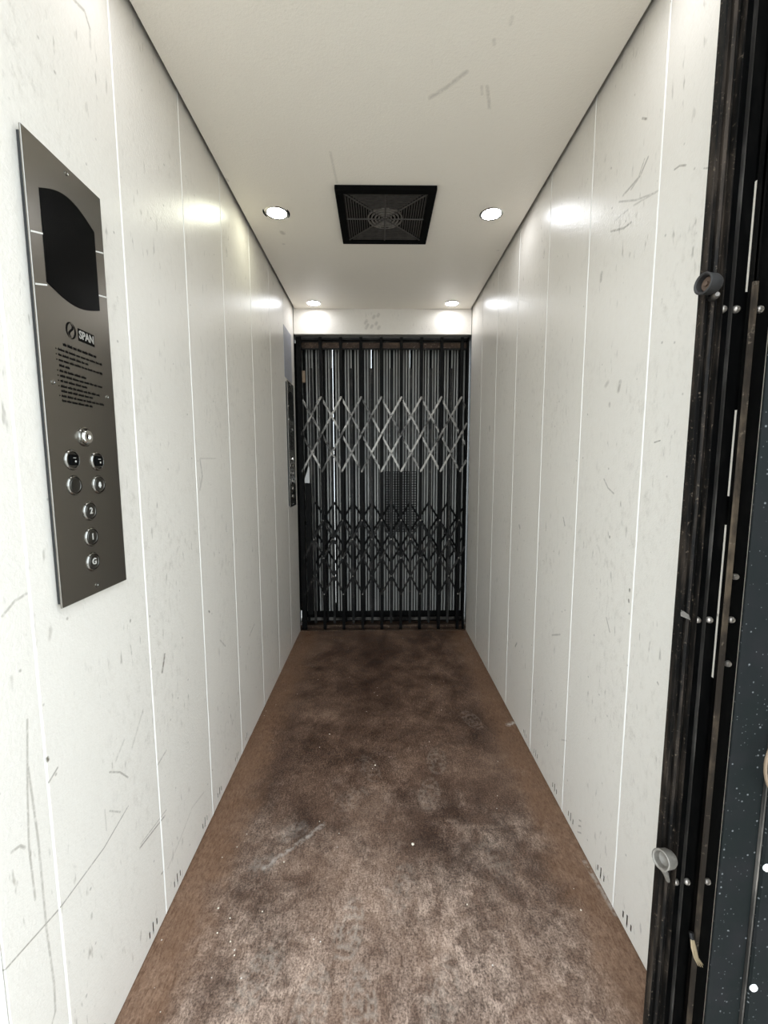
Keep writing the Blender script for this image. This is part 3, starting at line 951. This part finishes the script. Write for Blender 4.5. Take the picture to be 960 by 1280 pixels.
# ------------------------------------------------------------------ near gate, folded into a stack at the right jamb
n = thing('folded_gate', (1.10, .665, 0), 'black folding gate pushed open into a narrow stack by the right wall', 'gate')
Z0, Z1 = .001, 2.050
def U(bm, x0, x1, yf, yb, t):
    box(bm, x0, x0 + t, yf, yb, Z0, Z1); box(bm, x1 - t, x1, yf, yb, Z0, Z1); box(bm, x0, x1, yb, yb + t, Z0, Z1)
part('lead_channel', lambda bm: U(bm, 1.0470, 1.0770, .655, .665, .0022), 'stack_worn', n)
part('channel_rib', lambda bm: prism(bm, [(1.0610, .666), (1.0620, .660), (1.0650, .657), (1.0685, .660), (1.0700, .666)], 'Z', Z0, Z1), 'stack_worn', n)
for a, b in ((1.0785, 1.0960), (1.0972, 1.1195)):
    p = part('picket', lambda bm: (box(bm, a + .0018, b, .668, .672, Z0, Z1)), 'stack_black', n)
    part('picket_edge', lambda bm: box(bm, a, a + .0016, .6635, .680, Z0, Z1), 'stack_edge', p)
part('picket', lambda bm: (box(bm, 1.1345, 1.1600, .668, .672, Z0, Z1), box(bm, 1.1345, 1.1360, .665, .682, Z0, Z1)), 'stack_black', n)
part('strap', lambda bm: box(bm, 1.1262, 1.1335, .661, .665, Z0, 1.45), 'stack_rust', n)
for a, b in ((1.60, 2.02), (1.262, 1.44), (1.078, 1.125), (.02, .815)):
    part('folded_lattice_strap', lambda bm: box(bm, 1.1170, 1.1300, .676, .682, a, b), 'stack_black', n)
for x in (1.0862, 1.1066, 1.1430):
    for z in (1.411, .921, .440, 1.90):
        part('rivet', lambda bm: lathe(bm, (x, .668, z), (0, -1, 0), [(.0058, 0), (.0056, .0020), (.0042, .0048), (.0020, .0060), (.0016, .0050), (0, .0050)], 14), 'rivet', n, True)
for x, z in ((1.1430, .994), (1.1440, .845)):
    part('rivet', lambda bm: lathe(bm, (x, .668, z), (0, -1, 0), [(.0056, 0), (.0054, .0020), (.0040, .0048), (0, .0056)], 14), 'rivet', n, True)
part('clip', lambda bm: prism(bm, [(1.0485, .938), (1.0530, .941), (1.0630, .934), (1.0660, .925), (1.0620, .927), (1.0500, .932)], 'Y', .655, .667), 'rivet', n)
# upper bumper: open rubber cup on a bracket
def cup(bm, o, ax, r, L):
    lathe(bm, o, ax, [(0, 0), (r * .82, 0), (r * .98, L * .25), (r, L * .75), (r * 1.04, L), (r * .93, L * 1.03), (r * .80, L * .97), (r * .72, L * .55), (r * .3, L * .45), (0, L * .45)], 26)
bu = part('bumper', lambda bm: cup(bm, (1.0520, .640, 1.436), (-1, -.15, 0), .0145, .022), 'rubber', n, True)
part('bumper_lining', lambda bm: lathe(bm, (1.0520, .640, 1.436), (-1, -.15, 0), [(.0108, .0130), (.0090, .0150), (.0036, .0148), (.0032, .0180), (0, .0184)], 22), 'rubber_in', bu, True)
part('bumper_bolt', lambda bm: (lathe(bm, (1.0580, .650, 1.447), (-.3, -1, 0), [(.0055, -.012), (.0055, .004), (.0035, .008), (0, .008)], 10), lathe(bm, (1.0600, .650, 1.424), (-.3, -1, 0), [(.0050, -.012), (.0050, .004), (.0030, .007), (0, .007)], 10)), 'stack_edge', bu, True)
# lower catch: pale cast eye with a tail
ca = part('catch', lambda bm: cup(bm, (1.0530, .640, .514), (-1, -.35, .25), .0150, .024), 'cast_pale', n, True)
part('catch_tail', lambda bm: tube(bm, [(1.036, .638, .503), (1.047, .640, .486), (1.0560, .645, .466)], [.0050, .0045, .0030], 8), 'cast_pale', ca, True)
part('catch_bolt', lambda bm: lathe(bm, (1.0590, .650, .502), (-.2, -1, 0), [(.0060, -.012), (.0060, .004), (.0035, .008), (0, .008)], 10), 'rivet', ca, True)

rs = thing('rope_scrap', (1.124, .652, .300), 'short frayed beige rope end caught on the folded gate', 'rope')
def fray(bm):
    r = random.Random(5)
    for k in range(7):
        dx, dz = r.uniform(-.003, .003), r.uniform(-.004, .004)
        tube(bm, [(1.1195 + dx * .5, .662, .338), (1.1195 + dx, .655, .322), (1.1230 + dx, .652, .305 + dz * .3), (1.1305 + dx * 1.5, .650, .292 + dz)], [.0014, .0019, .0016, .0007], 6)
part('strands', fray, 'fibre', rs, True)
part('binding', lambda bm: tube(bm, [(1.1195, .664, .342), (1.1195, .660, .333)], .0040, 10), 'rubber', rs, True)

# ------------------------------------------------------------------ steel door jamb at the right edge
j = thing('door_jamb', (1.20, .57, 0), 'dark slate painted steel door jamb speckled with white drips', 'door frame')
part('inner_plate', lambda bm: box(bm, 1.0760, 1.1300, .570, .574, -.003, 2.09), 'slate', j, False, .0008)
part('outer_plate', lambda bm: box(bm, 1.1330, 1.3990, .562, .596, -.003, 2.09), 'slate', j, False, .0025)
part('edge_lip', lambda bm: box(bm, 1.1303, 1.1327, .566, .590, -.003, 2.09), 'stack_edge', j)
for x, z in ((1.1385, .577), (1.1380, .371), (1.1385, 1.02), (1.1385, 1.50)):
    part('rivet', lambda bm: lathe(bm, (x + .001, .562, z), (0, -1, 0), [(.0062, 0), (.0056, .0018), (.0030, .0030), (0, .0032)], 18), 'white_rivet', j, True)
def dloop(bm):
    pts = [(1.1480 + .030 * math.cos(a), .5585, .745 + .043 * max(-.92, min(.92, 1.15 * math.sin(a)))) for a in [math.radians(75 + 210 * k / 16) for k in range(17)]]
    tube(bm, pts, .0022, 8)
part('pull_loop', dloop, 'brown_latch', j, True)

# ------------------------------------------------------------------ crumbs on the floor
def crumb(x, y, r, label, group=None):
    bm = bmesh.new()
    bmesh.ops.create_icosphere(bm, subdivisions=2, radius=r)
    q = random.Random(int(x * 1e4))
    for vv in bm.verts:
        vv.co *= q.uniform(.82, 1.12); vv.co.z *= .6
    lo = min(vv.co.z for vv in bm.verts)
    for vv in bm.verts:
        vv.co.z -= lo
    o = link('paint_crumb', finish(bm, True), 'pebble', None, (x, y, .0001))
    tag(o, label, 'debris', group)
crumb(.664, 1.193, .0048, 'largest pale round crumb lying alone in the middle of the brown floor')
for x, y in ((.342, 1.742), (.276, 1.140), (.544, 1.545), (.796, 1.011), (1.095, .992), (.150, .95), (.17, .985), (.21, .90), (.19, .93), (.13, 1.01), (.25, 1.0)):
    crumb(x, y, R.uniform(.0018, .0026), 'tiny pale paint crumb scattered on the brown floor', 'tiny paint crumbs on the floor')
